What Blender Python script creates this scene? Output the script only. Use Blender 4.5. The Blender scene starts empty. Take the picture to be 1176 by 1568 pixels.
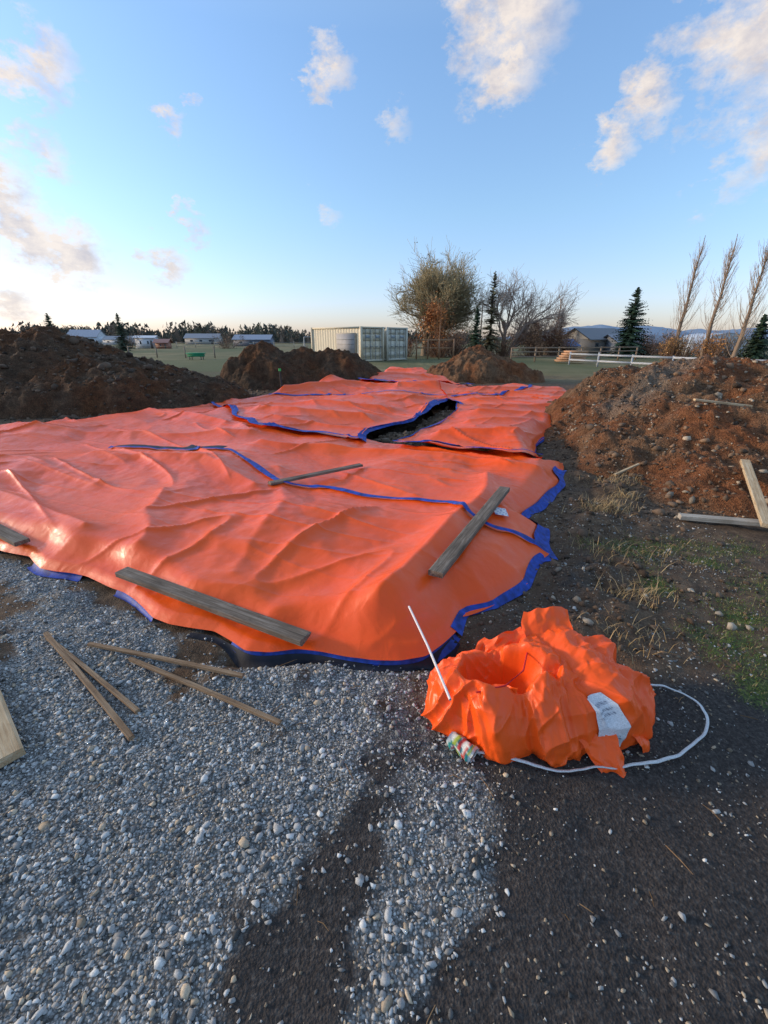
import bpy, math, random
import numpy as np
from mathutils import Vector, noise as mnoise
random.seed(7); rng=np.random.default_rng(11)
SUN_EL=14.0; SUN_AZ=-80.0   # degrees, azimuth from +Y towards +X
scene=bpy.context.scene

# ------------------------------------------------------------ noise
_perm=rng.permutation(256); _perm=np.concatenate([_perm,_perm,_perm])
_ga=rng.random(256)*2*np.pi; _gx=np.cos(_ga); _gy=np.sin(_ga); _val=rng.random(256)*2-1
def perlin(x,y,seed=0):
    x=np.asarray(x,float)+seed*17.31; y=np.asarray(y,float)+seed*9.17
    xi=np.floor(x).astype(int); yi=np.floor(y).astype(int)
    xf=x-xi; yf=y-yi; xi&=255; yi&=255
    u=xf*xf*xf*(xf*(xf*6-15)+10); v=yf*yf*yf*(yf*(yf*6-15)+10)
    def g(ix,iy,dx,dy):
        h=_perm[_perm[ix]+iy]
        return _gx[h]*dx+_gy[h]*dy
    a=g(xi,yi,xf,yf); b=g(xi+1,yi,xf-1,yf); c=g(xi,yi+1,xf,yf-1); d=g(xi+1,yi+1,xf-1,yf-1)
    return (a+(b-a)*u)*(1-v)+(c+(d-c)*u)*v
def fbm(x,y,o=4,seed=0,g=.5):
    s=0;a=1
    for i in range(o):
        s=s+a*perlin(np.asarray(x)*2**i,np.asarray(y)*2**i,seed+i*3); a*=g
    return s
def ridged(x,y,seed=0):
    return 1-np.abs(perlin(x,y,seed))*2.6
def _facet(x,y,seed):
    x=x+seed*13.7; y=y+seed*7.9
    s=(x+y)*.366; u=x+s; v=y+s; iu=np.floor(u).astype(int); iv=np.floor(v).astype(int); fu=u-iu; fv=v-iv; iu&=255; iv&=255
    h=lambda i,j:_val[_perm[_perm[i]+j]]
    v00=h(iu,iv); v11=h(iu+1,iv+1); v10=h(iu+1,iv); v01=h(iu,iv+1)
    return np.where(fu>fv,(1-fu)*v00+(fu-fv)*v10+fv*v11,(1-fv)*v00+(fv-fu)*v01+fu*v11)
def facet(x,y,seed=0,sm=.05,warp=.4):
    """creased, piecewise flat relief (sheet material)"""
    x=np.asarray(x,float); y=np.asarray(y,float)
    wx=x+warp*perlin(x*.6,y*.6,seed+50); wy=y+warp*perlin(x*.6,y*.6,seed+51)
    r=0
    for k in range(5):
        a=k*2*np.pi/5+.3; r=r+_facet(wx+sm*np.cos(a),wy+sm*np.sin(a),seed)
    return r/5
def sstep(a,b,x):
    t=np.clip((np.asarray(x,float)-a)/(b-a),0,1); return t*t*(3-2*t)
def seg_dist(x,y,pts):
    d=np.full(np.shape(x),1e9)
    for (ax,ay),(bx,by) in zip(pts[:-1],pts[1:]):
        vx,vy=bx-ax,by-ay; L=vx*vx+vy*vy+1e-12
        t=np.clip(((x-ax)*vx+(y-ay)*vy)/L,0,1)
        d=np.minimum(d,(x-ax-t*vx)**2+(y-ay-t*vy)**2)
    return np.sqrt(d)
def inside(x,y,poly):
    r=np.zeros(np.shape(x),bool); n=len(poly)
    for i in range(n):
        ax,ay=poly[i]; bx,by=poly[(i+1)%n]
        c=((ay>y)!=(by>y))&(x<(bx-ax)*(y-ay)/((by-ay) if by!=ay else 1e-9)+ax)
        r^=c
    return r
def sdist(x,y,poly):
    x=np.asarray(x,float); y=np.asarray(y,float)
    d=seg_dist(x,y,poly+[poly[0]])
    return np.where(inside(x,y,poly),d,-d)
def resample(pts,n):
    p=np.array(pts,float); s=np.concatenate([[0],np.cumsum(np.hypot(*np.diff(p,axis=0).T))])
    t=np.linspace(0,s[-1],n)
    return np.stack([np.interp(t,s,p[:,0]),np.interp(t,s,p[:,1])],1)
def jag(pts,step,amp,seed):
    """irregular hand-laid edge"""
    p=np.array(pts,float); L=np.sum(np.hypot(*np.diff(p,axis=0).T)); n=max(3,int(L/step)+1)
    c=resample(pts,n); t=np.gradient(c,axis=0); t/=np.linalg.norm(t,axis=1)[:,None]; nr=np.stack([t[:,1],-t[:,0]],1)
    s=np.linspace(0,L,n); a=facet(s/(step*3.2),s*0+.37,seed,.01,0)*amp*np.clip(np.minimum(s,L-s)/(step*2),0,1)
    return [tuple(q) for q in c+nr*a[:,None]]

# ------------------------------------------------------------ mesh helpers
def mesh_obj(name,verts,faces,mat=None,smooth=True,parent=None,attrs=None,cols=None):
    me=bpy.data.meshes.new(name)
    verts=np.asarray(verts,np.float32)
    if isinstance(faces,np.ndarray):
        n,k=faces.shape
        me.vertices.add(len(verts)); me.vertices.foreach_set('co',verts.ravel())
        me.loops.add(n*k); me.loops.foreach_set('vertex_index',faces.astype(np.int32).ravel())
        me.polygons.add(n); me.polygons.foreach_set('loop_start',np.arange(0,n*k,k,dtype=np.int32))
        me.polygons.foreach_set('loop_total',np.full(n,k,np.int32))
        me.update(calc_edges=True); me.validate()
    else:
        me.from_pydata([tuple(map(float,v)) for v in verts],[],faces); me.update()
    if smooth: me.polygons.foreach_set('use_smooth',np.ones(len(me.polygons),bool))
    if attrs:
        for k,v in attrs.items():
            a=me.attributes.new(k,'FLOAT','POINT'); a.data.foreach_set('value',np.asarray(v,np.float32).ravel())
    if cols is not None:
        a=me.color_attributes.new('col','FLOAT_COLOR','POINT')
        c=np.ones((len(verts),4),np.float32); c[:,:3]=cols
        a.data.foreach_set('color',c.ravel())
    o=bpy.data.objects.new(name,me); scene.collection.objects.link(o)
    if mat: me.materials.append(mat)
    if parent: o.parent=parent
    return o
def empty(name,loc=(0,0,0)):
    o=bpy.data.objects.new(name,None); scene.collection.objects.link(o); o.location=loc
    o.empty_display_size=.2
    return o
def grid_faces(nu,nv):
    i=np.arange(nu-1)[:,None]; j=np.arange(nv-1)[None,:]
    a=(i*nv+j).ravel()
    return np.stack([a,a+nv,a+nv+1,a+1],1)

# ------------------------------------------------------------ material helpers
class NT:
    def __init__(s,name):
        s.m=bpy.data.materials.new(name); s.m.use_nodes=True
        s.t=s.m.node_tree; s.b=s.t.nodes['Principled BSDF']; s.l=s.t.links
    def n(s,typ,**k):
        nd=s.t.nodes.new(typ)
        for a,v in k.items(): setattr(nd,a,v)
        return nd
    def link(s,a,b): s.l.new(a,b)
    def coord(s,kind='Object'):
        if not hasattr(s,'tc'): s.tc=s.n('ShaderNodeTexCoord')
        return s.tc.outputs[kind]
    def mapping(s,src,scale=(1,1,1)):
        m=s.n('ShaderNodeMapping'); m.inputs['Scale'].default_value=scale; s.link(src,m.inputs['Vector']); return m.outputs[0]
    def noise(s,vec,scale,detail=4,rough=.55,dist=0):
        n=s.n('ShaderNodeTexNoise'); n.inputs['Scale'].default_value=scale; n.inputs['Detail'].default_value=detail
        n.inputs['Roughness'].default_value=rough; n.inputs['Distortion'].default_value=dist
        s.link(vec,n.inputs['Vector']); return n.outputs['Fac']
    def voro(s,vec,scale,feature='F1'):
        n=s.n('ShaderNodeTexVoronoi'); n.feature=feature; n.inputs['Scale'].default_value=scale; s.link(vec,n.inputs['Vector']); return n
    def ramp(s,fac,stops):
        r=s.n('ShaderNodeValToRGB'); e=r.color_ramp.elements
        while len(e)<len(stops): e.new(.5)
        for el,(p,c) in zip(e,stops):
            el.position=p; el.color=(*c,1) if len(c)==3 else c
        s.link(fac,r.inputs[0]); return r.outputs[0]
    def mix(s,fac,a,b,mode='MIX'):
        m=s.n('ShaderNodeMix'); m.data_type='RGBA'; m.blend_type=mode
        for inp,v in ((m.inputs[0],fac),(m.inputs[6],a),(m.inputs[7],b)):
            if isinstance(v,(int,float)): inp.default_value=v
            elif isinstance(v,tuple): inp.default_value=(*v,1)
            else: s.link(v,inp)
        return m.outputs[2]
    def math(s,op,a,b=0.,clamp=False):
        m=s.n('ShaderNodeMath'); m.operation=op; m.use_clamp=clamp
        for inp,v in ((m.inputs[0],a),(m.inputs[1],b)):
            if isinstance(v,(int,float)): inp.default_value=v
            else: s.link(v,inp)
        return m.outputs[0]
    def attr(s,name):
        a=s.n('ShaderNodeAttribute'); a.attribute_name=name; return a
    def maprange(s,v,a,b,c=0.,d=1.):
        m=s.n('ShaderNodeMapRange'); s.link(v,m.inputs[0])
        for i,k in enumerate((a,b,c,d)): m.inputs[i+1].default_value=k
        return m.outputs[0]
    def bump(s,h,strength=.5,dist=.01,prev=None):
        b=s.n('ShaderNodeBump'); b.inputs['Strength'].default_value=strength; b.inputs['Distance'].default_value=dist
        s.link(h,b.inputs['Height'])
        if prev: s.link(prev,b.inputs['Normal'])
        return b.outputs[0]
    def out(s,col=None,rough=.8,normal=None,spec=None):
        if isinstance(col,tuple): s.b.inputs['Base Color'].default_value=(*col,1)
        elif col is not None: s.link(col,s.b.inputs['Base Color'])
        if isinstance(rough,(int,float)): s.b.inputs['Roughness'].default_value=rough
        else: s.link(rough,s.b.inputs['Roughness'])
        if normal: s.link(normal,s.b.inputs['Normal'])
        if spec is not None: s.b.inputs['Specular IOR Level'].default_value=spec
        return s.m

def mat_ground():
    n=NT('ground_mix'); P=n.coord('Object')
    med=n.noise(P,9,3,.65); fine=n.noise(P,60,3,.7)
    brown=n.ramp(n.math('ADD',n.math('MULTIPLY',med,.6),n.math('MULTIPLY',fine,.4)),[(.3,(.038,.022,.013)),(.5,(.10,.061,.036)),(.72,(.21,.14,.085))])
    dark=n.ramp(fine,[(.3,(.02,.016,.014)),(.55,(.05,.041,.036)),(.8,(.13,.112,.095))])
    v=n.voro(P,110)
    grey=n.ramp(v.outputs['Color'],[(0,(.09,.086,.08)),(.45,(.23,.225,.215)),(.85,(.40,.39,.37)),(1,(.55,.52,.47))])
    grey=n.mix(n.maprange(v.outputs['Distance'],.3,.7),grey,(.085,.077,.068))
    grass=n.ramp(fine,[(.3,(.025,.035,.009)),(.55,(.07,.10,.024)),(.8,(.2,.18,.075))])
    straw=n.ramp(n.noise(P,.35,4,.6),[(.3,(.095,.09,.035)),(.5,(.21,.17,.075)),(.7,(.32,.25,.13))])
    fieldn=n.noise(n.mapping(P,(1,.25,1)),.09,2)
    straw=n.mix(n.maprange(fieldn,.42,.62),straw,(.11,.12,.045))
    straw=n.mix(n.math('MULTIPLY',med,.5),straw,(.07,.06,.03))
    c=brown
    def thr(att,soft=.22,nz=med):
        a=n.attr(att).outputs['Fac']
        return n.maprange(n.math('ADD',a,n.math('MULTIPLY',n.math('SUBTRACT',nz,.5),1.3)),.5-soft,.5+soft)
    c=n.mix(thr('dark'),c,dark)
    c=n.mix(thr('gravel'),c,grey)
    c=n.mix(thr('grass',.12,fine),c,grass)
    c=n.mix(n.attr('field').outputs['Fac'],c,straw)
    h=n.math('ADD',fine,n.math('MULTIPLY',v.outputs['Distance'],-.5))
    return n.out(c,.93,n.bump(h,.7,.012),.25)
M_ground=mat_ground()

def mat_dirt(name,a,b,c,redn=(1.1,.8,.6)):
    n=NT(name); P=n.coord('Object')
    med=n.noise(P,5,4,.7); fine=n.noise(P,40,3,.7); big=n.noise(P,.9,2)
    col=n.ramp(n.math('ADD',n.math('MULTIPLY',med,.55),n.math('MULTIPLY',fine,.45)),[(.32,a),(.5,b),(.7,c)])
    col=n.mix(n.maprange(big,.4,.62),col,n.mix(1.,col,redn,'MULTIPLY'))
    gm=n.attr('gravelly').outputs['Fac']
    g=n.ramp(fine,[(.3,(.11,.085,.06)),(.55,(.22,.18,.135)),(.75,(.33,.28,.22))])
    col=n.mix(n.maprange(n.math('ADD',gm,n.math('MULTIPLY',n.math('SUBTRACT',med,.5),1.4)),.35,.95,0,.65),col,g)
    return n.out(col,.95,n.bump(n.math('ADD',n.math('MULTIPLY',med,1.2),fine),.9,.05),.2)
M_dirt_dark=mat_dirt('dark_soil',(.028,.016,.009),(.078,.046,.027),(.175,.108,.063),(1.2,.85,.62))
M_dirt_brown=mat_dirt('brown_soil',(.055,.028,.014),(.155,.082,.042),(.30,.18,.10),(1.15,.78,.58))

def mat_vcol(name,rough=.8,spec=.3,nz=True):
    n=NT(name); c=n.attr('col').outputs['Color']
    if nz:
        v=n.noise(n.coord('Object'),180,2)
        c=n.mix(.5,c,n.mix(1.,c,n.ramp(v,[(.3,(.6,.6,.6)),(.7,(1.35,1.35,1.35))]),'MULTIPLY'))
    return n.out(c,rough,None,spec)
M_stone=mat_vcol('stone',.85)
M_leaf=mat_vcol('foliage',.7,.2,False)
M_bark=mat_vcol('bark',.9,.1,False)
M_paint=mat_vcol('painted_surface',.6,.3)

def mat_tarp(name,base,rough=.3,bs=.35,spec=.42):
    n=NT(name); P=n.coord('Object')
    big=n.noise(P,1.1,2); fine=n.noise(P,14,3,.6,.4); dust=n.noise(P,4,4,.7)
    c=n.mix(n.maprange(big,.3,.7),base,tuple(min(1,k*g) for k,g in zip(base,(1.03,1.25,1.3))))
    c=n.mix(n.maprange(dust,.60,.85,0,.22),c,(.36,.14,.06))
    vv=n.voro(P,26); sp=n.ramp(vv.outputs['Color'],[(.965,(0,0,0)),(.97,(1,1,1))])
    c=n.mix(n.math('MULTIPLY',n.math('MULTIPLY',sp,n.maprange(vv.outputs['Distance'],.2,.1)),.8),c,(.08,.04,.02))
    r=n.maprange(fine,.3,.75,rough-.06,rough+.14)
    w=n.noise(P,2.6,2,.55,.6); rid=n.math('ABSOLUTE',n.math('SUBTRACT',w,.5))
    w2=n.noise(P,8,2,.5,.4); rid2=n.math('ABSOLUTE',n.math('SUBTRACT',w2,.5))
    h=n.math('ADD',n.math('MULTIPLY',fine,.22),n.math('MULTIPLY',rid,-1.6)); h=n.math('ADD',h,n.math('MULTIPLY',rid2,-.7))
    return n.out(c,r,n.bump(h,bs,.02),spec)
M_tarp=mat_tarp('orange_tarpaulin',(.83,.080,.006),.34,.36,.36)
M_bag=mat_tarp('orange_bag_plastic',(.86,.084,.008),.38,.35,.33)
n=NT('blue_hem'); M_blue=n.out(n.ramp(n.noise(n.coord(),18,2),[(.3,(.01,.024,.14)),(.7,(.02,.07,.42))]),.6,None,.3)
n=NT('black_strip'); M_black=n.out(n.ramp(n.noise(n.coord(),12,2),[(.3,(.004,.005,.01)),(.7,(.016,.018,.03))]),.6,None,.3)

def mat_wood(name,a,b,c,rough=.8):
    n=NT(name); P=n.mapping(n.coord('Object'),(1.2,22,22))
    g=n.noise(P,3,5,.65,.8); g2=n.noise(n.coord('Object'),4,3); k=n.noise(n.coord('Object'),30,2)
    col=n.ramp(g,[(.3,a),(.5,b),(.7,c)])
    col=n.mix(n.maprange(g2,.5,.75,0,.6),col,a)
    col=n.mix(n.maprange(k,.6,.75,0,.5),col,a)
    return n.out(col,rough,n.bump(g,.5,.004),.25)
M_wood_old=mat_wood('weathered_wood',(.07,.05,.034),(.17,.125,.09),(.28,.225,.175))
M_wood_stake=mat_wood('stake_wood',(.10,.055,.03),(.22,.135,.075),(.34,.24,.15))
M_wood_new=mat_wood('fresh_lumber',(.3,.19,.10),(.47,.34,.2),(.58,.46,.31))
M_wood_pale=mat_wood('pale_lumber',(.24,.19,.14),(.40,.34,.27),(.52,.46,.38))

# ------------------------------------------------------------ tarp outline (metres, origin on the ground under the viewpoint)
near=jag([(-9.2,5.6),(-6.43,4.5),(-4.4,3.77),(-3.25,3.28),(-2.7,2.99),(-2.41,2.87),(-1.8,2.57),(-1.4,2.3),(-1.09,2.13),(-.76,1.96),(-.48,2.0),(-.25,1.93),(.04,1.89),(.26,1.96),(.44,2.16)],.15,.06,1)
right1=jag([(.44,2.16),(.52,2.34),(.74,2.41),(.985,2.66),(1.21,3.02),(1.35,3.14)],.1,.05,2)
right2=jag([(1.35,3.14),(1.53,3.72),(1.40,3.95),(1.70,4.3),(1.98,4.78),(2.64,6.13),(2.22,6.0)],.14,.09,3)
right3=jag([(2.22,6.0),(2.7,7.0),(3.10,8.0),(4.02,9.5),(5.33,12.1),(6.0,14.5)],.25,.2,4)
farR=jag([(6.0,14.5),(4.75,15.3),(3.36,15.1),(2.7,16.2),(2.4,18.5),(2.3,20.4),(1.08,23.4),(.07,24.5)],.5,.15,5)
farL=jag([(.07,24.5),(-.3,20),(-.8,16.6),(-1.85,16.2),(-2.5,14.6),(-3.3,12.6),(-4.35,12.0),(-5.25,10.5),(-6.27,9.1),(-7.35,8.24),(-8.7,7.2),(-9.6,6.4)],.4,.14,6)
outline=near+right1[1:]+right2[1:]+right3[1:]+farR[1:]+farL[1:]
holeL=jag([(-.34,6.8),(-.33,7.1),(-.1,8.0),(.155,8.5),(.74,9.5),(1.1,10.6),(1.70,11.8)],.3,.18,31)
holeR=jag([(.14,6.64),(.42,7.2),(.66,7.8),(1.08,8.5),(1.45,9.3),(1.72,10.1),(1.84,10.9),(1.70,11.7)],.3,.12,32)
hole=holeL+holeR[::-1]
seam1=[(-9.4,6.0),(-6.2,6.25),(-4.0,6.04),(-3.13,5.95),(-2.15,5.77),(-1.65,5.15),(-1.18,4.52),(-.62,4.41),(-.19,4.1),(.33,3.85),(.62,3.68),(.72,3.3),(.95,3.12),(1.35,3.14)]

RIDGES=[([(1.15,4.7),(.75,3.6),(.39,2.8),(.0,2.15)],.13,.20),
 ([(-2.3,4.3),(-1.95,2.95)],.07,.14),([(-1.4,5.3),(-1.0,4.0),(-1.05,2.7)],.05,.18),
 ([(-4.6,4.6),(-3.3,3.9),(-2.5,3.35)],.07,.14),([(-3.9,5.7),(-2.2,5.4),(-1.5,4.6)],.09,.18),
 ([(-6.5,5.6),(-4.5,5.3),(-3.2,4.6)],.06,.15),
 ([(1.9,5.0),(.2,6.0),(-1.8,6.5)],.11,.18),([(2.6,6.8),(.9,7.1)],.11,.17),([(3.6,8.9),(2.0,9.0)],.12,.2),([(3.1,8.0),(1.6,7.9)],.08,.16),([(4.3,10.2),(2.2,10.0)],.11,.2),([(5.0,11.5),(2.2,11.2)],.12,.25),([(5.4,12.5),(2.4,12.3)],.11,.2),([(5.6,13.4),(2.2,13.2)],.12,.25),
 ([(-3.6,9.8),(-.4,8.9)],.12,.25),([(-6.8,7.6),(-3.6,7.3),(-2.3,7.2)],.11,.25),([(-5.2,9.8),(-2.9,8.2)],.11,.2),([(-2.0,8.3),(-.4,7.7)],.09,.16),([(-3,10.9),(.2,10.1)],.10,.2),
 ([(-2.6,11.8),(1.0,11.4)],.15,.3),([(-2.9,13),(-.9,14.3),(1.6,14)],.26,.4),([(-.6,18),(2,17.4)],.2,.4),([(-.2,21),(2,21)],.2,.4)]
def tarp_h(x,y):
    x=np.asarray(x,float); y=np.asarray(y,float)
    de=np.clip(sdist(x,y,outline),-.1,5)
    dn=seg_dist(x,y,near)
    k=sstep(.0,.35,de)*.75+.25
    h=.05+.12*sstep(.02,.34,dn)*sstep(-.02,.3,de)
    h+=.10*perlin(x*.40,y*.40,1)*sstep(0,.6,de)
    h+=.062*facet(x*.72,y*.9,1,.02)*k
    ca,sa=math.cos(.7),math.sin(.7); xr=x*ca+y*sa; yr=-x*sa+y*ca
    calm=.35+.65*sstep(-.25,.35,perlin(x*.5,y*.55,29))      # some areas stay taut and flat
    h+=.034*facet(xr*1.45,yr*.9,2,.025)*k
    h+=.018*facet(x*2.7+y*.6,y*2.2,3,.035)*k*calm
    h+=.0085*facet(xr*5.6,yr*4.2,4,.05)*(.5+.5*k)*calm
    h+=.0035*facet(x*12,y*11,5,.07)*calm
    s=sstep(-.15,.15,perlin(x*.35,y*.35,9))
    a=ridged((x+y)*.9,(x-y)*.16,3); b=ridged((x-y)*.9,(x+y)*.16,4)
    h+=.034*np.clip(a*s+b*(1-s),0,1)**12*k*(.3+calm)
    c=ridged((x*.4+y)*1.7,(x-y*.4)*.25,14); h+=.014*np.clip(c,0,1)**12*k*calm
    wx=x+.14*perlin(x*.7,y*.7,21)+.05*facet(x*1.6,y*1.6,23); wy=y+.14*perlin(x*.7,y*.7,22)+.05*facet(x*1.6,y*1.6,24)
    for pts,hh,w in RIDGES:
        d=seg_dist(wx,wy,pts)
        h+=hh*np.exp(-np.sqrt((d/w)**2+.012)*1.2)*k
    h+=.34*np.exp(-np.sqrt(((x+1.85)**2+(y-15.4)**2)/.8+.03))
    return np.maximum(h*sstep(-.03,.08,de)+.015,.012)
def ground_base(x,y):
    x=np.asarray(x,float); y=np.asarray(y,float)
    r=np.hypot(x,y); nearf=sstep(60,25,r)
    h=.05*fbm(x*.25,y*.25,3,30)*nearf
    d=sdist(x,y,outline)
    ring=np.exp(-((d+.45)/.4)**2)*sstep(.3,1.1,x)*sstep(40,18,y)
    h+=ring*(.04+.12*fbm(x*2.3,y*2.3,4,33))
    h+=.02*fbm(x*3,y*3,4,36)*sstep(.3,1.,x)*nearf
    h+=.012*fbm(x*7,y*7,3,37)*nearf
    h+=.05*np.clip(fbm(x*1.4,y*1.4,4,39),-.3,1)*sstep(2.4,3.2,y)*sstep(1.0,1.6,x)*nearf
    h+=.05*np.exp(-((d+.2)/.12)**2)*sstep(.3,-.3,x)*np.clip(.4+fbm(x*2.4,y*2.4,3,44)*1.6,0,1.3)*nearf
    h-=.16*np.exp(-(((x-.40)/.26)**2+((y-2.0)/.09)**2))
    h-=.08*np.exp(-(((x+.75)/.35)**2+((y-1.96)/.05)**2))
    dh=sdist(x,y,hole)
    h=np.where(d>0,h*(1-sstep(0,.3,d))-.24*sstep(.05,.6,d),h)
    h+=np.where(d>0,.10*fbm(x*2,y*2,3,41)*sstep(.3,.8,d),0)
    h+=.20*sstep(-.25,.1,dh)*(1+.4*fbm(x*3,y*3,3,43))
    return h

# ------------------------------------------------------------ terrain sheet
def axis(segs):
    out=[segs[0][0]]
    for a,b,st in segs:
        n=max(1,int(round((b-a)/st))); out+=list(np.linspace(a,b,n+1)[1:])
    return np.array(out)
ax=np.concatenate([-np.geomspace(1800,9,26),axis([(-8.8,-3.6,.12),(-3.6,3.4,.03),(3.4,9,.09)]),np.geomspace(9.3,1800,26)])
ay=np.concatenate([-np.geomspace(300,.4,14),axis([(.0,3.6,.03),(3.6,8,.06),(8,26,.16)]),np.geomspace(26.5,2200,34)])
X,Y=np.meshgrid(ax,ay,indexing='ij'); Z=ground_base(X,Y)
strip=[(.10,1.32),(.42,1.3),(.345,.99),(.233,.8),(.02,.56),(-.05,.2),(-.2,.2),(-.084,.56),(-.058,.8),(.05,1.1)]
gravL=[(-.02,1.95),(-.08,1.5),(-.16,1.233),(-.33,.986),(-.52,.798),(-.50,.561),(-.7,.1),(-40,-2),(-12,4.0),(-6.4,4.2),(-3.1,3.1),(-1.6,2.35),(-.9,1.95)]
def gmask(x,y):
    j=.14*fbm(x*4,y*4,3,90)
    a=sstep(-.20,.10,sdist(x,y,gravL)+j); b=sstep(-.13,.07,sdist(x,y,strip)+j*.8)*.8
    k=np.maximum(a,b)
    k=k*(1-.85*sstep(.05,.4,fbm(x*1.6,y*1.6,3,50))*sstep(1.2,1.7,y))
    mid=sstep(-.25,.1,x)*sstep(.75,.3,x)*sstep(1.15,1.4,y)*sstep(2.2,1.95,y)
    return np.clip(np.maximum(k,mid*.45),0,1)
def dmask(x,y):
    a=sstep(1.85,1.45,y-.12*(x-.4))*sstep(-.7,-.4,x)
    ringd=np.exp(-((sdist(x,y,outline)+.3)/.35)**2)*sstep(.3,.6,x)*sstep(4.2,3,y)*.5
    return np.clip(np.maximum(a,ringd),0,1)
def grmask(x,y):
    g=fbm(x*1.3,y*1.3,3,60)
    a=sstep(1.3,2.0,x)*sstep(1.5,1.8,y)*sstep(4.5,3.2,y)*(.28+.75*np.clip(g,-.2,.5))
    for cx,cy,r in ((2.15,2.0,.28),(2.35,2.4,.25),(1.95,1.72,.2),(2.0,2.7,.2),(2.7,2.2,.35),(2.6,3.1,.2)):
        a=np.maximum(a,.62*np.exp(-((x-cx)**2+(y-cy)**2)/r**2)*(1+.6*fbm(x*5,y*5,2,61)))
    return np.clip(a,0,.62)
attrs=dict(gravel=gmask(X,Y),dark=dmask(X,Y),grass=grmask(X,Y),
  field=np.clip(np.maximum(sstep(17,24,Y+.35*X*(X<0)+.8*fbm(X*.3,Y*.3,3,70)*4),sstep(9,14,X+fbm(X*.4,Y*.4,3,71)*3)*sstep(6,10,Y)),0,1))
mesh_obj('ground',np.stack([X.ravel(),Y.ravel(),Z.ravel()],1),grid_faces(len(ax),len(ay)),M_ground,attrs={k:v.ravel() for k,v in attrs.items()})

# ------------------------------------------------------------ tarp sheets (Coons patches)
def smoothc(c,k=1):
    for _ in range(k):
        c=c.copy(); c[1:-1]=(c[:-2]+2*c[1:-1]+c[2:])/4
    return c
def coons(bot,right,top,left,nu,nv):
    B=smoothc(resample(bot,nu)); T=smoothc(resample(top,nu)); L=smoothc(resample(left,nv)); R=smoothc(resample(right,nv))
    u=np.linspace(0,1,nu)[:,None,None]; v=np.linspace(0,1,nv)[None,:,None]
    return (1-v)*B[:,None]+v*T[:,None]+(1-u)*L[None]+u*R[None]-((1-u)*(1-v)*B[0]+u*(1-v)*B[-1]+(1-u)*v*T[0]+u*v*T[-1])
tarp=empty('orange_tarpaulin')
def sheet(name,bot,right,top,left,nu,nv,off,lip=()):
    """lip: edges (b,t,l,r) that curl up slightly where one sheet overlaps the next"""
    P=coons(bot,right,top,left,nu,nv); x,y=P[...,0],P[...,1]
    z=tarp_h(x,y)+off
    U=np.linspace(0,1,nu)[:,None]; W=np.linspace(0,1,nv)[None,:]
    for e,sc in lip:
        q={'b':W,'t':1-W,'l':U,'r':1-U}[e]+0*z
        cur=np.clip(.5+1.6*perlin(x*1.1,y*1.1,88),0,1.3)
        z=z+sc*cur*np.exp(-q/.018)
    return mesh_obj(name,np.stack([x.ravel(),y.ravel(),z.ravel()],1),grid_faces(nu,nv),M_tarp,parent=tarp)
seam1u=[(a,b+.12) for a,b in seam1]
sheet('sheet_front',near,right1,seam1u[:-1]+[(1.35,3.14)],[(-9.2,5.6),(-9.4,6.12)],600,300,.026,[('t',.02)])
seam1d=[(a,b-.12) for a,b in seam1[:-1]]+[(1.33,3.1)]
left2=[(-9.4,5.88),(-9.6,6.4),(-8.7,7.2),(-7.35,8.24),(-6.27,9.1),(-5.25,10.5),(-4.35,12.0)]
top2=[(-4.35,12.0),(-3.4,10.1),(-2.75,8.95),(-2.15,7.9),(-1.2,7.65),(-.34,6.95),(.14,6.68),(1.2,6.3),(2.22,6.0)]
sheet('sheet_middle',seam1d,[(1.33,3.1)]+right2[1:],top2,left2,500,340,.0)
s2b=jag([(-4.35,11.2),(-3.5,9.8),(-2.8,8.6),(-2.23,7.6),(-1.24,7.38),(-.34,6.8)],.3,.12,33)
sheet('sheet_rear_left',s2b,holeL+[(1.95,12.2),(2.1,14.6)],[(-3.3,12.7),(-2.5,14.6),(-1.85,16.2),(-.8,16.6),(.6,16.2),(2.1,14.6)],[(-4.35,11.2),(-4.3,12.05),(-3.3,12.7)],260,280,.03,[('r',.05),('b',.05)])
s4b=jag([(.14,6.64),(1.2,6.2),(2.22,5.88)],.2,.08,34)
sheet('sheet_rear_right',s4b,[(2.22,5.88)]+right3[1:],[(1.75,14.6),(3.36,15.1),(4.75,15.3),(6.0,14.5)],holeR+[(1.75,14.6)],220,320,.055,[('b',.06),('l',.03)])
sheet('sheet_far',[(-.9,16.0),(1.9,14.4),(3.0,14.9)],[(3.0,14.9),(2.7,16.2),(2.4,18.5),(2.3,20.4)],[(.07,24.5),(1.08,23.4),(2.3,20.4)],[(-.9,16.0),(-.3,20),(.07,24.5)],120,180,.08,[('b',.08)])
def hem(name,pts,w,off,mat=M_blue,side=1,drop=.0,n=None,jit=.25,seed=0,k0=1.):
    L=np.sum(np.hypot(*np.diff(np.array(pts),axis=0).T)); n=n or max(20,int(L/.03))
    c=smoothc(resample(pts,n),2); t=np.gradient(c,axis=0); t/=np.linalg.norm(t,axis=1)[:,None]+1e-9
    nrm=np.stack([t[:,1],-t[:,0]],1)*side
    s=np.arange(n)*L/n
    ww=w*np.clip(k0+jit*3*perlin(s*1.1,s*0+seed,seed),.15,2)
    rows=[]
    for k,f in enumerate((-.5,-.2,.2,.5)):
        q=c+nrm*(ww*f)[:,None]
        z=tarp_h(q[:,0],q[:,1])+off+(.006 if k in (1,2) else 0)-drop*(f+.5)
        z=np.maximum(z,ground_base(q[:,0],q[:,1])+.006) if drop else z
        rows.append(np.column_stack([q,z]))
    V=np.stack(rows,1).reshape(-1,3)
    return mesh_obj(name,V,grid_faces(n,4),mat,parent=tarp)
hem('hem_seam_front',[(a,b+.13) for a,b in seam1[2:-1]]+[(1.35,3.17)],.065,.052,seed=1)
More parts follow.
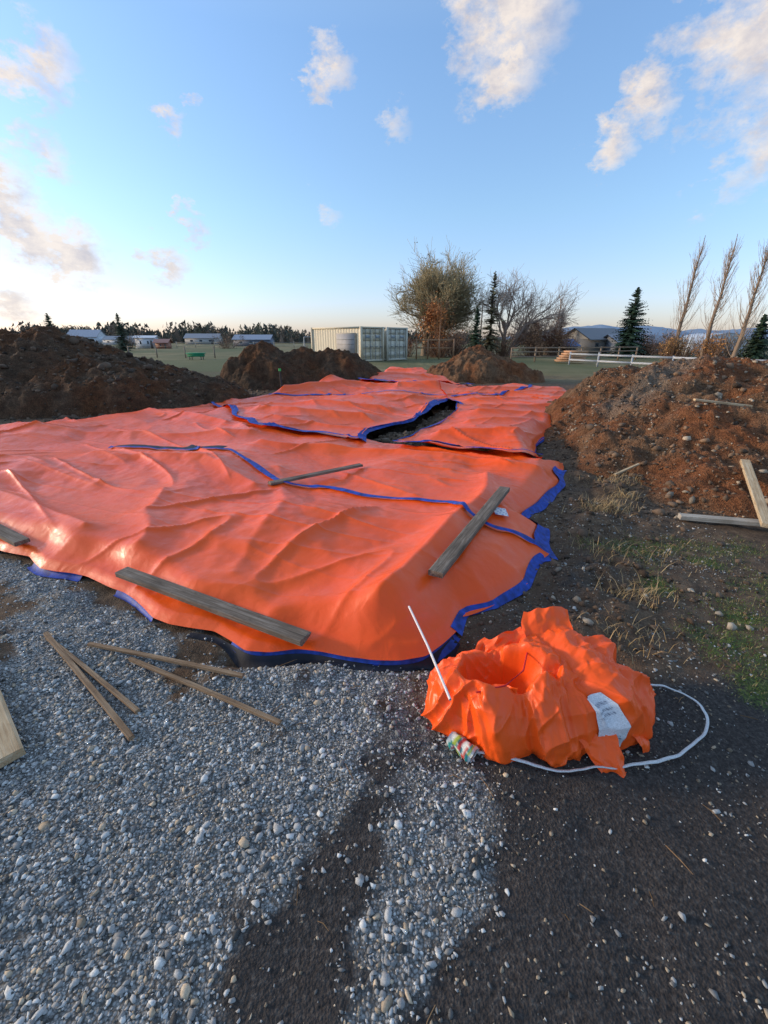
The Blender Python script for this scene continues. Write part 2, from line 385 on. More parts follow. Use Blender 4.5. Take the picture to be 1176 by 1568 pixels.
hem('fold_gap_shade',[(-3.95,6.27),(-3.13,6.18),(-2.25,6.01)],.13,.05,M_black,seed=2,jit=.1)  # darkness of the open fold under the seam, drawn as a black strip
hem('hem_seam_left',s2b,.11,.07,seed=3,jit=.3)
hem('hem_hole_left',holeL,.13,.06,side=1,seed=4,drop=.05,jit=.5,k0=.8)
hem('hem_hole_right',holeR,.06,.08,side=1,seed=5,jit=.6,k0=.6)
hem('hem_seam_right',s4b,.06,.10,seed=15,jit=.8,k0=.6)
def sub(pts,a,b):
    p=resample(pts,200); return [tuple(q) for q in p[int(a*199):int(b*199)+1]]
for i,(a,b,m,wd,dr) in enumerate([(.0,.12,M_blue,.05,.04),(.42,.60,M_blue,.045,.04),(.655,.71,M_blue,.05,.05),(.75,.80,M_blue,.06,.05),(.86,1.,M_blue,.045,.05)]):
    hem('hem_front_%d'%i,sub(near,a,b),wd,.012,m,side=1,drop=dr,seed=6+i,jit=.6)
hem('black_strip_front',[(a+.0,b-.03) for a,b in sub(near,.83,1.)],.05,.0,M_black,side=1,drop=.08,seed=19,jit=.2)  # black strip just below the front hem
hem('hem_right_a',right1,.075,.03,side=1,drop=.02,seed=7,jit=.5)
hem('hem_right_b',sub(right2,.0,.75),.085,.022,side=1,drop=.02,seed=8,jit=.6)
hem('hem_right_c',right3,.07,.06,side=1,drop=.03,seed=9,jit=.9,k0=.3)
hem('hem_far_left',farL[8:],.10,.02,side=1,drop=.02,seed=10,jit=.8,k0=.6)
hem('hem_far_seam',[(-.9,16.0),(.5,15.2),(1.9,14.5),(3.0,14.9)],.14,.14,seed=11)
hem('hem_far_right',[(1.8,11.9),(3.2,12.2),(4.3,13.4),(4.9,14.9)],.10,.08,seed=12)
hem('hem_far_left_seam',[(-3.2,12.3),(-2.0,12.6),(-.4,12.9),(1.75,12.2)],.09,.05,seed=13)
lx,ly=.99,3.55
gx,gy=np.meshgrid(np.linspace(0,.12,8),np.linspace(0,.11,8),indexing='ij')
qx=lx+gx+.02*gy; qy=ly+gy*1.2-.1*gx; qz=tarp_h(qx,qy)+.03
lc=np.full((64,3),.7); idx=(((gx*100).astype(int)//2+(gy*100).astype(int)//2)%3==0).ravel(); lc[idx]=(.25,.28,.45)
mesh_obj('label',np.stack([qx.ravel(),qy.ravel(),qz.ravel()],1),grid_faces(8,8),M_paint,parent=tarp,cols=lc)

# ------------------------------------------------------------ dirt piles
def pile(name,cx,cy,rx,ry,mat,seed,peaks,nx=220,ny=200,gravelly=None,rough=1.):
    u=np.linspace(-1.15,1.15,nx); v=np.linspace(-1.15,1.15,ny); U,V=np.meshgrid(u,v,indexing='ij')
    x=cx+U*rx; y=cy+V*ry
    h=np.zeros_like(x)
    wx=x+.5*fbm(x*.6,y*.6,3,seed); wy=y+.5*fbm(x*.6,y*.6,3,seed+5)
    for (px,py,r1,r2,hh) in peaks:
        d=np.hypot((wx-px)/r1,(wy-py)/r2)
        q=np.clip(1-d,0,1); h=np.maximum(h,hh*(1-np.exp(-2.2*q))/.889+ .12*hh*q)
    m=sstep(0,.25,h)
    h=h+m*rough*(.20*fbm(x*.9,y*.9,3,seed+9)+.13*np.clip(ridged(x*1.3,y*1.1,seed+2),-.5,1)+.12*fbm(x*3.2,y*3.2,4,seed+12,.65))
    e=np.maximum(np.abs(U),np.abs(V)); h=h*sstep(1.15,.98,e)
    z=h-.06
    g=gravelly(x,y) if gravelly else np.zeros_like(x)
    return mesh_obj(name,np.stack([x.ravel(),y.ravel(),z.ravel()],1),grid_faces(nx,ny),mat,attrs={'gravelly':g.ravel()}),(x,y,z)
_,PL=pile('soil_mound',-10.5,13,6.5,4.4,M_dirt_dark,100,[(-10.0,13.2,3.6,3.2,1.75),(-8.0,12.6,3.4,2.6,1.2),(-6.3,12.6,2.6,2.0,.85),(-13,12.5,4,3.4,1.55),(-5.4,13.2,1.6,1.3,.5)],320,240)
pile('soil_mound',-2.9,17.8,3.4,2.2,M_dirt_dark,120,[(-4.5,17.7,1.9,1.9,1.40),(-3.3,18,2.0,1.9,1.2),(-2.1,18,1.9,1.7,1.15),(-.9,17.9,1.2,1.2,.6)])
pile('soil_mound',4.3,20,3.0,2.2,M_dirt_brown,140,[(4.2,20,2.0,1.9,1.15),(3.1,19.8,1.5,1.5,.8),(5.5,19.8,1.7,1.5,.65)])
_,PR=pile('soil_mound',7.0,8.2,5.0,4.8,M_dirt_brown,160,[(6.3,9.0,3.2,3.1,1.2),(8.2,8.2,3.8,3.4,1.15),(5.6,7.3,2.8,3.3,.82),(5.0,5.9,2.2,2.3,.48),(7.0,6.2,3.2,2.8,.85),(9,10,4,3,1.1)],350,340,
   gravelly=lambda x,y: np.exp(-(seg_dist(x,y,[(6.2,9.0),(5.2,8.4),(4.1,7.6)])/.45)**2),rough=.8)
def pile_z(x,y,G=None):
    xs,ys,zs=G or PR; x=np.asarray(x,float); y=np.asarray(y,float)
    a=np.clip((x-xs[0,0])/(xs[-1,0]-xs[0,0])*(xs.shape[0]-1),0,xs.shape[0]-1.001); b=np.clip((y-ys[0,0])/(ys[0,-1]-ys[0,0])*(xs.shape[1]-1),0,xs.shape[1]-1.001)
    i=a.astype(int); j=b.astype(int); fa=a-i; fb=b-j
    z=zs[i,j]*(1-fa)*(1-fb)+zs[i+1,j]*fa*(1-fb)+zs[i,j+1]*(1-fa)*fb+zs[i+1,j+1]*fa*fb
    return np.maximum(z,ground_base(x,y))

# ------------------------------------------------------------ stones
PHI=(1+5**.5)/2
ICO=np.array([(-1,PHI,0),(1,PHI,0),(-1,-PHI,0),(1,-PHI,0),(0,-1,PHI),(0,1,PHI),(0,-1,-PHI),(0,1,-PHI),(PHI,0,-1),(PHI,0,1),(-PHI,0,-1),(-PHI,0,1)])/math.hypot(1,PHI)
ICF=np.array([(0,11,5),(0,5,1),(0,1,7),(0,7,10),(0,10,11),(1,5,9),(5,11,4),(11,10,2),(10,7,6),(7,1,8),(3,9,4),(3,4,2),(3,2,6),(3,6,8),(3,8,9),(4,9,5),(2,4,11),(6,2,10),(8,6,7),(9,8,1)])
def stones(name,x,y,z,r,cols,mat=M_stone,flat=.65):
    n=len(x); V=np.repeat(ICO[None],n,0)*(1+.5*(rng.random((n,12,1))-.5)*2)
    sc=np.stack([.75+.8*rng.random(n),.6+.6*rng.random(n),flat*(.6+.8*rng.random(n))],1)
    V=V*sc[:,None,:]*r[:,None,None]
    a=rng.random(n)*2*np.pi; b=(rng.random(n)-.5)*1.3
    cb,sb=np.cos(b)[:,None],np.sin(b)[:,None]
    yy=V[...,1]*cb-V[...,2]*sb; zz=V[...,1]*sb+V[...,2]*cb; V[...,1]=yy; V[...,2]=zz
    ca,sa=np.cos(a)[:,None],np.sin(a)[:,None]
    xx=V[...,0]*ca-V[...,1]*sa; yy=V[...,0]*sa+V[...,1]*ca; V[...,0]=xx; V[...,1]=yy
    V+=np.stack([x,y,z],1)[:,None,:]
    F=(ICF[None]+12*np.arange(n)[:,None,None]).reshape(-1,3)
    return mesh_obj(name,V.reshape(-1,3),F,mat,False,cols=np.repeat(cols,12,0))
def greycols(n,tan=.14,m=.23,wh=.08):
    g=np.clip(rng.normal(m,.12,n),.05,.58)[:,None]*np.array([[1.03,1.,.95]])
    t=rng.random(n)<tan; g[t]=np.clip(rng.normal(m*1.25,.08,t.sum()),.12,.5)[:,None]*np.array([[1.12,.88,.62]])
    w=rng.random(n)<wh; g[w]=np.array([.58,.565,.53])
    return g
def scatter(n,x0,x1,y0,y1,prob):
    x=x0+(x1-x0)*rng.random(n); y=y0+(y1-y0)*rng.random(n); k=rng.random(n)<prob(x,y); return x[k],y[k]
outd=lambda x,y: sdist(x,y,outline)<-.01
x1,y1=scatter(104000,-3.6,.6,.3,3.2,lambda x,y:gmask(x,y)**1.2*outd(x,y)*(1-.4*sstep(1.5,2.5,y)))
x2,y2=scatter(6000,-6.5,-3.2,1.5,4.5,lambda x,y:gmask(x,y)*outd(x,y)*.8)
x=np.concatenate([x1,x2]); y=np.concatenate([y1,y2]); r=np.clip(rng.lognormal(math.log(.0042),.48,len(x)),.0022,.014)
stones('gravel',x,y,ground_base(x,y)+r*.25,r,greycols(len(x),.13,.29))
x,y=scatter(26000,-.9,3.2,.3,4.5,lambda x,y:(1-gmask(x,y))*outd(x,y)*(.3+.5*(fbm(x*2,y*2,2,80)>.05)))
r=np.clip(rng.lognormal(math.log(.0034),.5,len(x)),.0018,.012)
stones('pebbles',x,y,ground_base(x,y)+r*.2,r,greycols(len(x),.4,.19,.03))
x,y=scatter(20000,.5,6,1.9,12,lambda x,y:(sdist(x,y,outline)<-.02)*np.exp(-((sdist(x,y,outline)+.5)/.8)**2)*.8)
r=np.clip(rng.lognormal(math.log(.009),.55,len(x)),.004,.05)
cc=np.clip(rng.normal(.09,.03,len(x)),.03,.17)[:,None]*np.array([[1.12,.72,.46]]); t=rng.random(len(x))<.14; cc[t]=np.clip(rng.normal(.28,.08,t.sum()),.15,.45)[:,None]*np.array([[1.08,.88,.66]])
stones('soil_clods',x,y,pile_z(x,y)+r*.25,r,cc,flat=.8)
x,y=scatter(9000,2.8,11,4.0,12,lambda x,y:.8*(sdist(x,y,outline)<-.1))
r=np.clip(rng.lognormal(math.log(.015),.5,len(x)),.006,.07)
cc=np.clip(rng.normal(.14,.045,len(x)),.04,.26)[:,None]*np.array([[1.13,.70,.42]]); t=rng.random(len(x))<.2; cc[t]=np.clip(rng.normal(.27,.09,t.sum()),.12,.42)[:,None]*np.array([[1.1,.84,.58]])
stones('rubble',x,y,pile_z(x,y)+r*.2,r,cc,flat=.8)
x,y=scatter(5000,-17,-4,8,16,lambda x,y:.8*(sdist(x,y,outline)<-.1))
r=np.clip(rng.lognormal(math.log(.03),.5,len(x)),.012,.12)
cc=np.clip(rng.normal(.075,.025,len(x)),.02,.14)[:,None]*np.array([[1.12,.74,.48]])
stones('soil_clods',x,y,pile_z(x,y,PL)+r*.2,r,cc,flat=.8)
x,y=scatter(2500,-.5,2.2,6.6,12,lambda x,y:.9*(sdist(x,y,hole)>.0))
r=np.clip(rng.lognormal(math.log(.02),.5,len(x)),.01,.07); cc=np.clip(rng.normal(.13,.035,len(x)),.03,.2)[:,None]*np.array([[1.12,.76,.5]])
stones('soil_clods',x,y,ground_base(x,y)+r*.2,r,cc,flat=.8)
def blades(name,x,y,z,h,cols,w=.004,lean=.6):
    n=len(x); a=rng.random(n)*2*np.pi; l=h*lean*rng.random(n); b=rng.random(n)*2*np.pi
    p=np.stack([x,y,z],1); d=np.stack([np.cos(a),np.sin(a),0*a],1)*w
    tip=p+np.stack([np.cos(b)*l,np.sin(b)*l,h],1); mid=p+np.stack([np.cos(b)*l*.35,np.sin(b)*l*.35,h*.6],1)
    V=np.stack([p-d,p+d,mid+d*.7,mid-d*.7,tip],1).reshape(-1,3)
    o=5*np.arange(n)[:,None]; F=np.concatenate([o+np.array([[0,1,2]]),o+np.array([[0,2,3]]),o+np.array([[3,2,4]])])
    return mesh_obj(name,V,F,M_leaf,False,cols=np.repeat(cols,5,0))
x,y=scatter(34000,1.3,4.2,1.5,4.6,lambda x,y:(sdist(x,y,outline)<-.15)*sstep(.2,.5,grmask(x,y)))
gc=np.where((rng.random(len(x))<.62)[:,None],np.array([[.08,.125,.022]]),np.array([[.26,.21,.1]]))*(.6+.7*rng.random((len(x),1)))
blades('grass',x,y,ground_base(x,y),.008+.02*rng.random(len(x)),gc,.0018,1.4)
tx=[];ty=[]
for (cx,cy,s,k) in [(2.35,4.25,.12,350),(2.7,4.6,.1,150),(1.75,2.55,.12,160),(3.0,5.2,.2,200),(2.0,3.2,.3,150),(1.45,2.1,.12,80)]:
    tx.append(rng.normal(cx,s,k)); ty.append(rng.normal(cy,s*.7,k))
tx=np.concatenate(tx);ty=np.concatenate(ty)
blades('dry_grass',tx,ty,ground_base(tx,ty),.03+.08*rng.random(len(tx)),np.array([[.4,.28,.14]])*(.6+.8*rng.random((len(tx),1))),.0024,1.8)

# ------------------------------------------------------------ boards
def board(name,a,b,w,t,za,zb,mat,roll=0,bow=.0,seed=0):
    a=Vector((*a,za)); b=Vector((*b,zb)); L=(b-a).length; nseg=24
    rr=random.Random(seed); V=[];F=[]
    prof=[(-.5,-.42),(-.44,-.5),(.44,-.5),(.5,-.42),(.5,.42),(.44,.5),(-.44,.5),(-.5,.42)]
    for i in range(nseg+1):
        s=i/nseg
        for (p,q) in prof:
            V.append((s*L+(rr.uniform(-.006,.006) if i in(0,nseg) else 0),p*w*(1+rr.uniform(-.01,.01))+bow*math.sin(math.pi*s)*.5,q*t+bow*math.sin(math.pi*s)))
    for i in range(nseg):
        for k in range(8): F.append((i*8+k,(i+1)*8+k,(i+1)*8+(k+1)%8,i*8+(k+1)%8)[::-1])
    F.append(tuple(range(8))); F.append(tuple(nseg*8+k for k in range(8))[::-1])
    o=mesh_obj(name,np.array(V),F,mat,False)
    d=(b-a).normalized(); o.rotation_euler=(d.to_track_quat('X','Z')).to_euler()
    if roll: o.rotation_euler.rotate_axis('X',roll)
    o.location=a; return o
def rest(name,a,b,w,t,mat,hf,frac=.8,seed=0,**k):
    """lay a straight board on the highest points of the surface hf"""
    s=np.linspace(0,1,25); dx,dy=b[0]-a[0],b[1]-a[1]; L=math.hypot(dx,dy); nx,ny=-dy/L,dx/L
    h=np.max([hf(a[0]+dx*s+nx*o*w,a[1]+dy*s+ny*o*w) for o in(-.4,0,.4)],0); A=np.polyfit(s,h,1); res=(h-np.polyval(A,s)).max()
    return board(name,a,b,w,t,A[1]+res*frac+t/2,A[0]+A[1]+res*frac+t/2,mat,seed=seed,**k)
on_tarp=lambda x,y: np.maximum(tarp_h(x,y)+.026,ground_base(x,y))
rest('wood_plank',(.33,2.42),(1.19,4.03),.10,.04,M_wood_old,on_tarp,seed=1)
rest('wood_plank',(-1.86,2.68),(-.44,1.98),.10,.035,M_wood_old,on_tarp,seed=2)
rest('wood_plank',(-1.27,4.56),(-.29,5.3),.08,.03,M_wood_old,on_tarp,seed=3)
rest('wood_plank',(-4.6,4.1),(-2.98,3.2),.11,.035,M_wood_old,on_tarp,seed=4)
gb=lambda x,y: float(ground_base(x,y)); pz=lambda x,y: float(pile_z(x,y))
board('timber_offcut',(-1.62,1.27),(-2.5,2.05),.20,.045,gb(-1.6,1.27)+.035,.05,M_wood_new,seed=5)
on_grav=lambda x,y: ground_base(x,y)+.006
for i,(a,b,w,t) in enumerate([((-2.06,2.16),(-1.14,1.425),.026,.018),((-2.02,2.12),(-1.19,1.575),.022,.018),((-1.73,2.055),(-.735,1.76),.022,.018),((-1.42,1.93),(-.484,1.495),.022,.018)]):
    rest('wooden_stake',a,b,w,t,M_wood_stake,on_grav,frac=.9,seed=20+i,bow=.003)
board('lumber_board',(2.97,4.0),(4.4,3.58),.09,.045,pz(2.97,4.0)+.05,pz(4.4,3.58)+.06,M_wood_pale,seed=31)
board('lumber_board',(3.52,3.62),(4.22,4.9),.09,.04,pz(3.5,3.6)+.11,pz(4.22,4.9)+.08,M_wood_new,seed=32)
board('lumber_board',(4.6,6.55),(5.35,6.4),.08,.03,pz(4.6,6.55)+.08,pz(5.35,6.4)+.08,M_wood_new,seed=33)
board('lumber_board',(2.95,5.3),(3.35,5.5),.03,.02,pz(2.95,5.3)+.03,pz(3.35,5.5)+.04,M_wood_new,seed=34)

# ------------------------------------------------------------ tubes / trees
class Tubes:
    def __init__(s): s.V=[];s.F=[];s.C=[]
    def tube(s,pts,radii,k=5,col=(.1,.08,.06)):
        base=len(s.V); n=len(pts)
        for i,(p,r) in enumerate(zip(pts,radii)):
            p=Vector(p); d=(Vector(pts[min(i+1,n-1)])-Vector(pts[max(i-1,0)]))
            if d.length<1e-9: d=Vector((0,0,1))
            d.normalize(); u=d.orthogonal().normalized(); w=d.cross(u)
            for j in range(k):
                a=2*math.pi*j/k; s.V.append(tuple(p+(u*math.cos(a)+w*math.sin(a))*r)); s.C.append(col)
        for i in range(n-1):
            for j in range(k):
                j2=(j+1)%k; s.F.append((base+i*k+j,base+i*k+j2,base+(i+1)*k+j2)); s.F.append((base+i*k+j,base+(i+1)*k+j2,base+(i+1)*k+j))
    def leaf(s,p,size,col):
        p=Vector(p); a=Vector((random.gauss(0,1),random.gauss(0,1),random.gauss(0,1))).normalized(); b=a.orthogonal().normalized()
        base=len(s.V); s.V+= [tuple(p+a*size),tuple(p+b*size*.6),tuple(p-b*size*.6)]; s.C+=[col]*3; s.F.append((base,base+1,base+2))
    def tri(s,a,b,c,col):
        base=len(s.V); s.V+=[tuple(a),tuple(b),tuple(c)]; s.C+=[col]*3; s.F.append((base,base+1,base+2))
    def box(s,c,sx,sy,sz,rot,col):
        cr,sr=math.cos(rot),math.sin(rot); base=len(s.V)
        for dx,dy,dz in [(-1,-1,0),(1,-1,0),(1,1,0),(-1,1,0),(-1,-1,1),(1,-1,1),(1,1,1),(-1,1,1)]:
            x=dx*sx/2;y=dy*sy/2; s.V.append((c[0]+x*cr-y*sr,c[1]+x*sr+y*cr,c[2]+dz*sz)); s.C.append(col)
        for q in [(0,3,2,1),(4,5,6,7),(0,1,5,4),(1,2,6,5),(2,3,7,6),(3,0,4,7)]:
            s.F.append((base+q[0],base+q[1],base+q[2])); s.F.append((base+q[0],base+q[2],base+q[3]))
    def obj(s,name,mat,parent=None,smooth=False):
        return mesh_obj(name,np.array(s.V),np.array(s.F),mat,smooth,cols=np.array(s.C),parent=parent)
def jc(c,k=.25):
    f=1+random.uniform(-k,k); return tuple(x*f for x in c)
def bare_tree(name,x,y,H,W,trunk=.25,col=(.16,.12,.09),twig=(.3,.22,.13),depth=5,nb=4,up=.35,tw=.018,leafc=None,leafp=0,trunks=1):
    T_=Tubes()
    def br(p,d,L,r,lv):
        pts=[p];rad=[r];q=Vector(p);dd=Vector(d)
        n=4 if lv<3 else 3
        for i in range(n):
            dd=(dd+Vector((random.gauss(0,.14),random.gauss(0,.14),random.gauss(0,.08)+up*.12))).normalized()
            q=q+dd*L/n; pts.append(q.copy()); rad.append(max(tw*.5,r*(1-.55*(i+1)/n)))
        f=lv/depth
        c=tuple(col[i]*(1-f)+twig[i]*f for i in range(3))
        T_.tube(pts,rad,5 if lv<2 else 3,jc(c,.2))
        if lv>=depth:
            if leafc and random.random()<leafp:
                T_.leaf(pts[random.randint(1,n)]+Vector((random.gauss(0,.12),random.gauss(0,.12),random.gauss(0,.12))),random.uniform(.06,.14),jc(leafc,.45))
            return
        k=nb if lv else nb+1
        for i in range(k):
            t=random.uniform(.35,1) if i else 1; m=pts[min(n,int(t*n))]
            a=random.random()*2*math.pi; sp=random.uniform(.45,.95)
            o=dd.orthogonal().normalized(); o2=dd.cross(o)
            nd=(dd+(o*math.cos(a)+o2*math.sin(a))*sp); nd.x*=W; nd.y*=W; nd.normalize()
            br(m,nd,L*random.uniform(.58,.82),r*.5,lv+1)
    for k in range(trunks):
        a=random.random()*6.3
        br(Vector((x+.3*k*math.cos(a),y+.3*k*math.sin(a),-.1)),Vector((.18*math.cos(a)*(trunks>1),.18*math.sin(a)*(trunks>1),1)).normalized(),H*.32,trunk,0)
    V=np.array(T_.V); top=np.percentile(V[:,2],99.4); f=H/top
    V[:,2]*=f; V[:,0]=x+(V[:,0]-x)*f; V[:,1]=y+(V[:,1]-y)*f; T_.V=V
    T_.obj(name,M_bark)
def poplar(name,x,y,H,lean=0.):
    """narrow bare poplar: upswept limbs leaving the trunk all the way up"""
    T_=Tubes(); col=(.24,.17,.12)
    pts=[(x+lean*i/9+random.gauss(0,.04),y,H*i/9.) for i in range(10)]; T_.tube(pts,[.16*(1-i/9.4)+.008 for i in range(10)],5,col)
    for i in range(95):
        t=random.random()**.75; z=H*(.05+.82*t); a=random.random()*6.28
        L=random.uniform(1.3,2.7)*(1-.6*t); sp=random.uniform(.7,1.25)*(1-.35*t)
        p=Vector((x+lean*z/H,y,z)); ps=[p]; d=Vector((math.cos(a)*sp,math.sin(a)*sp,1)).normalized()
        for k in range(5):
            ps.append(ps[-1]+d*L/5); d=(d+Vector((random.gauss(0,.06),random.gauss(0,.06),.34))).normalized()
        T_.tube(ps,[.020,.016,.012,.009,.007,.005],3,jc((.32,.23,.165),.3))
        for m in range(5):
            q=ps[random.randint(1,5)]; e=(d+Vector((random.gauss(0,.3),random.gauss(0,.3),.05))).normalized()
            T_.tube([q,q+e*L*random.uniform(.2,.4)],[.007,.004],3,jc((.38,.28,.2),.3))
    T_.obj(name,M_bark)
def conifer(name,x,y,H,W,col=(.024,.04,.02),dens=1.,loose=0.):
    T_=Tubes(); T_.tube([(x,y,-.1),(x,y,H*.5),(x,y,H)],[H*.02,H*.012,.01],6,(.06,.04,.03))
    nbr=int(430*dens); lim=[random.uniform(.65,1.2) for _ in range(12)]
    for i in range(nbr):
        t=random.random()**1.25; a=random.random()*6.28; z=H*(.04+.95*t)
        sec=lim[int(a/6.284*6)+6*(int(t*9)%2)]
        R=(W*.5*(1-t)**.8*sec+.05)*random.uniform(.6,1.15)*(1+loose*random.gauss(0,.35))
        c=jc(col,.5)
        if random.random()<.25: c=tuple(k*1.9 for k in c)
        d=Vector((math.cos(a),math.sin(a),0)); sd=Vector((-d.y,d.x,0)); dr=-.38+.75*t
        for k in range(6):
            f=(k+.6)/6.; p=Vector((x,y,z))+d*R*f+Vector((0,0,dr*R*f)); s_=(.14+.17*(1-f))*(R*.45+.26)
            for sg in (-1,1):
                q=p+sd*sg*s_*random.uniform(.6,1.3)+d*s_*.4+Vector((0,0,random.uniform(-.25,.02)*s_*2))
                T_.tri(p+Vector((0,0,.05)),q,p+d*s_*.7+Vector((0,0,-.3*s_)),jc(c,.3))
    T_.obj(name,M_leaf)
def shrub(name,x,y,H,W,col,n=900,twig=(.2,.12,.08)):
    T_=Tubes()
    for i in range(70):
        a=random.random()*6.28; d=Vector((math.cos(a)*W*.5*random.random(),math.sin(a)*W*.5*random.random(),H*random.uniform(.6,1.1)))
        p0=Vector((x+d.x*.5,y+d.y*.5,0)); T_.tube([p0,p0+d*.5+Vector((d.x*.1,d.y*.1,.05)),p0+d],[.025,.016,.008],3,jc(twig))
    cl=[(x+random.gauss(0,W*.24),y+random.gauss(0,W*.2),H*random.uniform(.15,.85),random.uniform(.12,.3)*min(W,H)) for _ in range(16)]
    for i in range(n):
        c=random.choice(cl); p=Vector((c[0]+random.gauss(0,c[3]*.7),c[1]+random.gauss(0,c[3]*.7),max(.03,c[2]+random.gauss(0,c[3]*.7))))
        T_.leaf(p,random.uniform(.04,.11)*(.7+.3*H),jc(col,.5))
    T_.obj(name,M_leaf)
bare_tree('willow_tree',4.4,50,9.4,1.0,.30,(.16,.12,.08),(.36,.29,.17),5,5,.6,.018,trunks=4,leafc=(.34,.28,.14),leafp=.2)
shrub('rust_leaf_tree',5.3,46,5.3,3.0,(.34,.13,.04),1700)
conifer('spruce_tree',8.66,44,4.4,2.6)
conifer('fir_tree',10.7,47,7.8,3.4,(.10,.08,.04),.75,.7)
bare_tree('bare_tree',13.6,50,7.9,1.0,.2,(.32,.23,.18),(.45,.33,.26),5,4,.5,.016,trunks=2)
bare_tree('bare_tree',17.5,51,4.8,1.1,.14,(.25,.14,.1),(.42,.22,.15),4,5,.5,.018,trunks=3)
poplar('poplar_tree',22.2,60,7.0)
conifer('fir_tree',19.6,52,4.5,2.2,(.11,.065,.035),.7,.6)
conifer('spruce_tree',23.7,45,6.2,5.0,dens=1.3)
for xx,yy,hh in ((22.0,35,8.4),(22.9,33,8.1),(22.9,30,7.4)): poplar('poplar_tree',xx,yy,hh,.35)
conifer('spruce_tree',24.6,30.5,3.2,3.0)
conifer('spruce_tree',-57,80,5.8,4.6); conifer('spruce_tree',-39.5,70,5.3,3.8,(.04,.05,.03))
for (sx,sy,h,w,c) in [(21.6,34.6,1.9,1.5,(.30,.15,.05)),(23.3,32.6,2.0,2.1,(.38,.17,.05)),(2.2,47,1.8,2.8,(.2,.09,.05)),(5.5,45,1.6,3,(.19,.09,.05)),(7,46,2.2,2.2,(.2,.1,.06)),(12,47,2.4,2.6,(.22,.12,.07)),(15.5,48,2.6,2.8,(.28,.14,.07)),(16,49,3.4,1.6,(.32,.18,.10)),(18.3,50,2.8,2.6,(.28,.14,.07)),(20.6,53,2.6,2.4,(.24,.12,.07)),(-47,85,2.6,3,(.12,.08,.05)),(-63,90,3,5,(.10,.08,.05)),(-30,88,2.4,5,(.13,.09,.06)),(26,46,2.0,3,(.22,.11,.06)),(1.2,60,2.6,5,(.16,.10,.07)),(9,60,3,6,(.16,.10,.07)),(31,52,2.4,5,(.2,.11,.07)),(27,38,1.6,2.5,(.3,.14,.06)),(28,43,2.2,3,(.12,.10,.05)),(34,45,2.2,3,(.2,.13,.07))]:
    shrub('shrub',sx,sy,h,w,c,900)
def treeline(name,x0,x1,y0,h0,h1,n,cols,seed):
    R=random.Random(seed); T_=Tubes()
    for i in range(n):
        x=R.uniform(x0,x1); y=y0+R.uniform(-12,25); s=.6+.55*abs(mnoise.noise(Vector((x*.03,seed,0))))*2; h=R.uniform(h0,h1)*s
        c=R.choice(cols); w=h*R.uniform(.18,.45); con=R.random()<.4
        for k in range(26):
            t=R.random(); ww=w*(1-t) if con else w*math.sqrt(max(.02,1-(t*1.6-.8)**2))
            a=R.random()*6.28; p=Vector((x+math.cos(a)*ww,y+math.sin(a)*ww,h*t)); q=h*.13
            T_.tri(p+Vector((R.uniform(-q,q),0,R.uniform(0,q))),p+Vector((R.uniform(-q,q),R.uniform(-q,q),-q)),p+Vector((R.uniform(-q,q),0,-q*R.random())),jc(c,.4))
        T_.tri((x-w*.7,y,0),(x+w*.7,y,0),(x,y,h*.8),jc(c,.3))
    T_.obj(name,M_leaf)
tc=[(.06,.065,.05),(.10,.085,.065),(.16,.115,.085),(.12,.11,.07),(.07,.07,.055)]
treeline('distant_treeline',-260,40,205,3.5,7.5,1700,tc,3)
treeline('distant_treeline',20,260,150,2,4.2,500,tc,4)
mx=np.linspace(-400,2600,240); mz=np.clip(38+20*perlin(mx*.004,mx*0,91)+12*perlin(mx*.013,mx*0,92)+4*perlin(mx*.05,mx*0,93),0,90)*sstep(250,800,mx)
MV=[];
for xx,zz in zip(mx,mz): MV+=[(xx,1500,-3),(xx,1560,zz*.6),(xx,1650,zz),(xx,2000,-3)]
mesh_obj('mountain_ridge',np.array(MV),grid_faces(240,4),NT('far_ridge').out((.24,.30,.38),1.,None,0.))

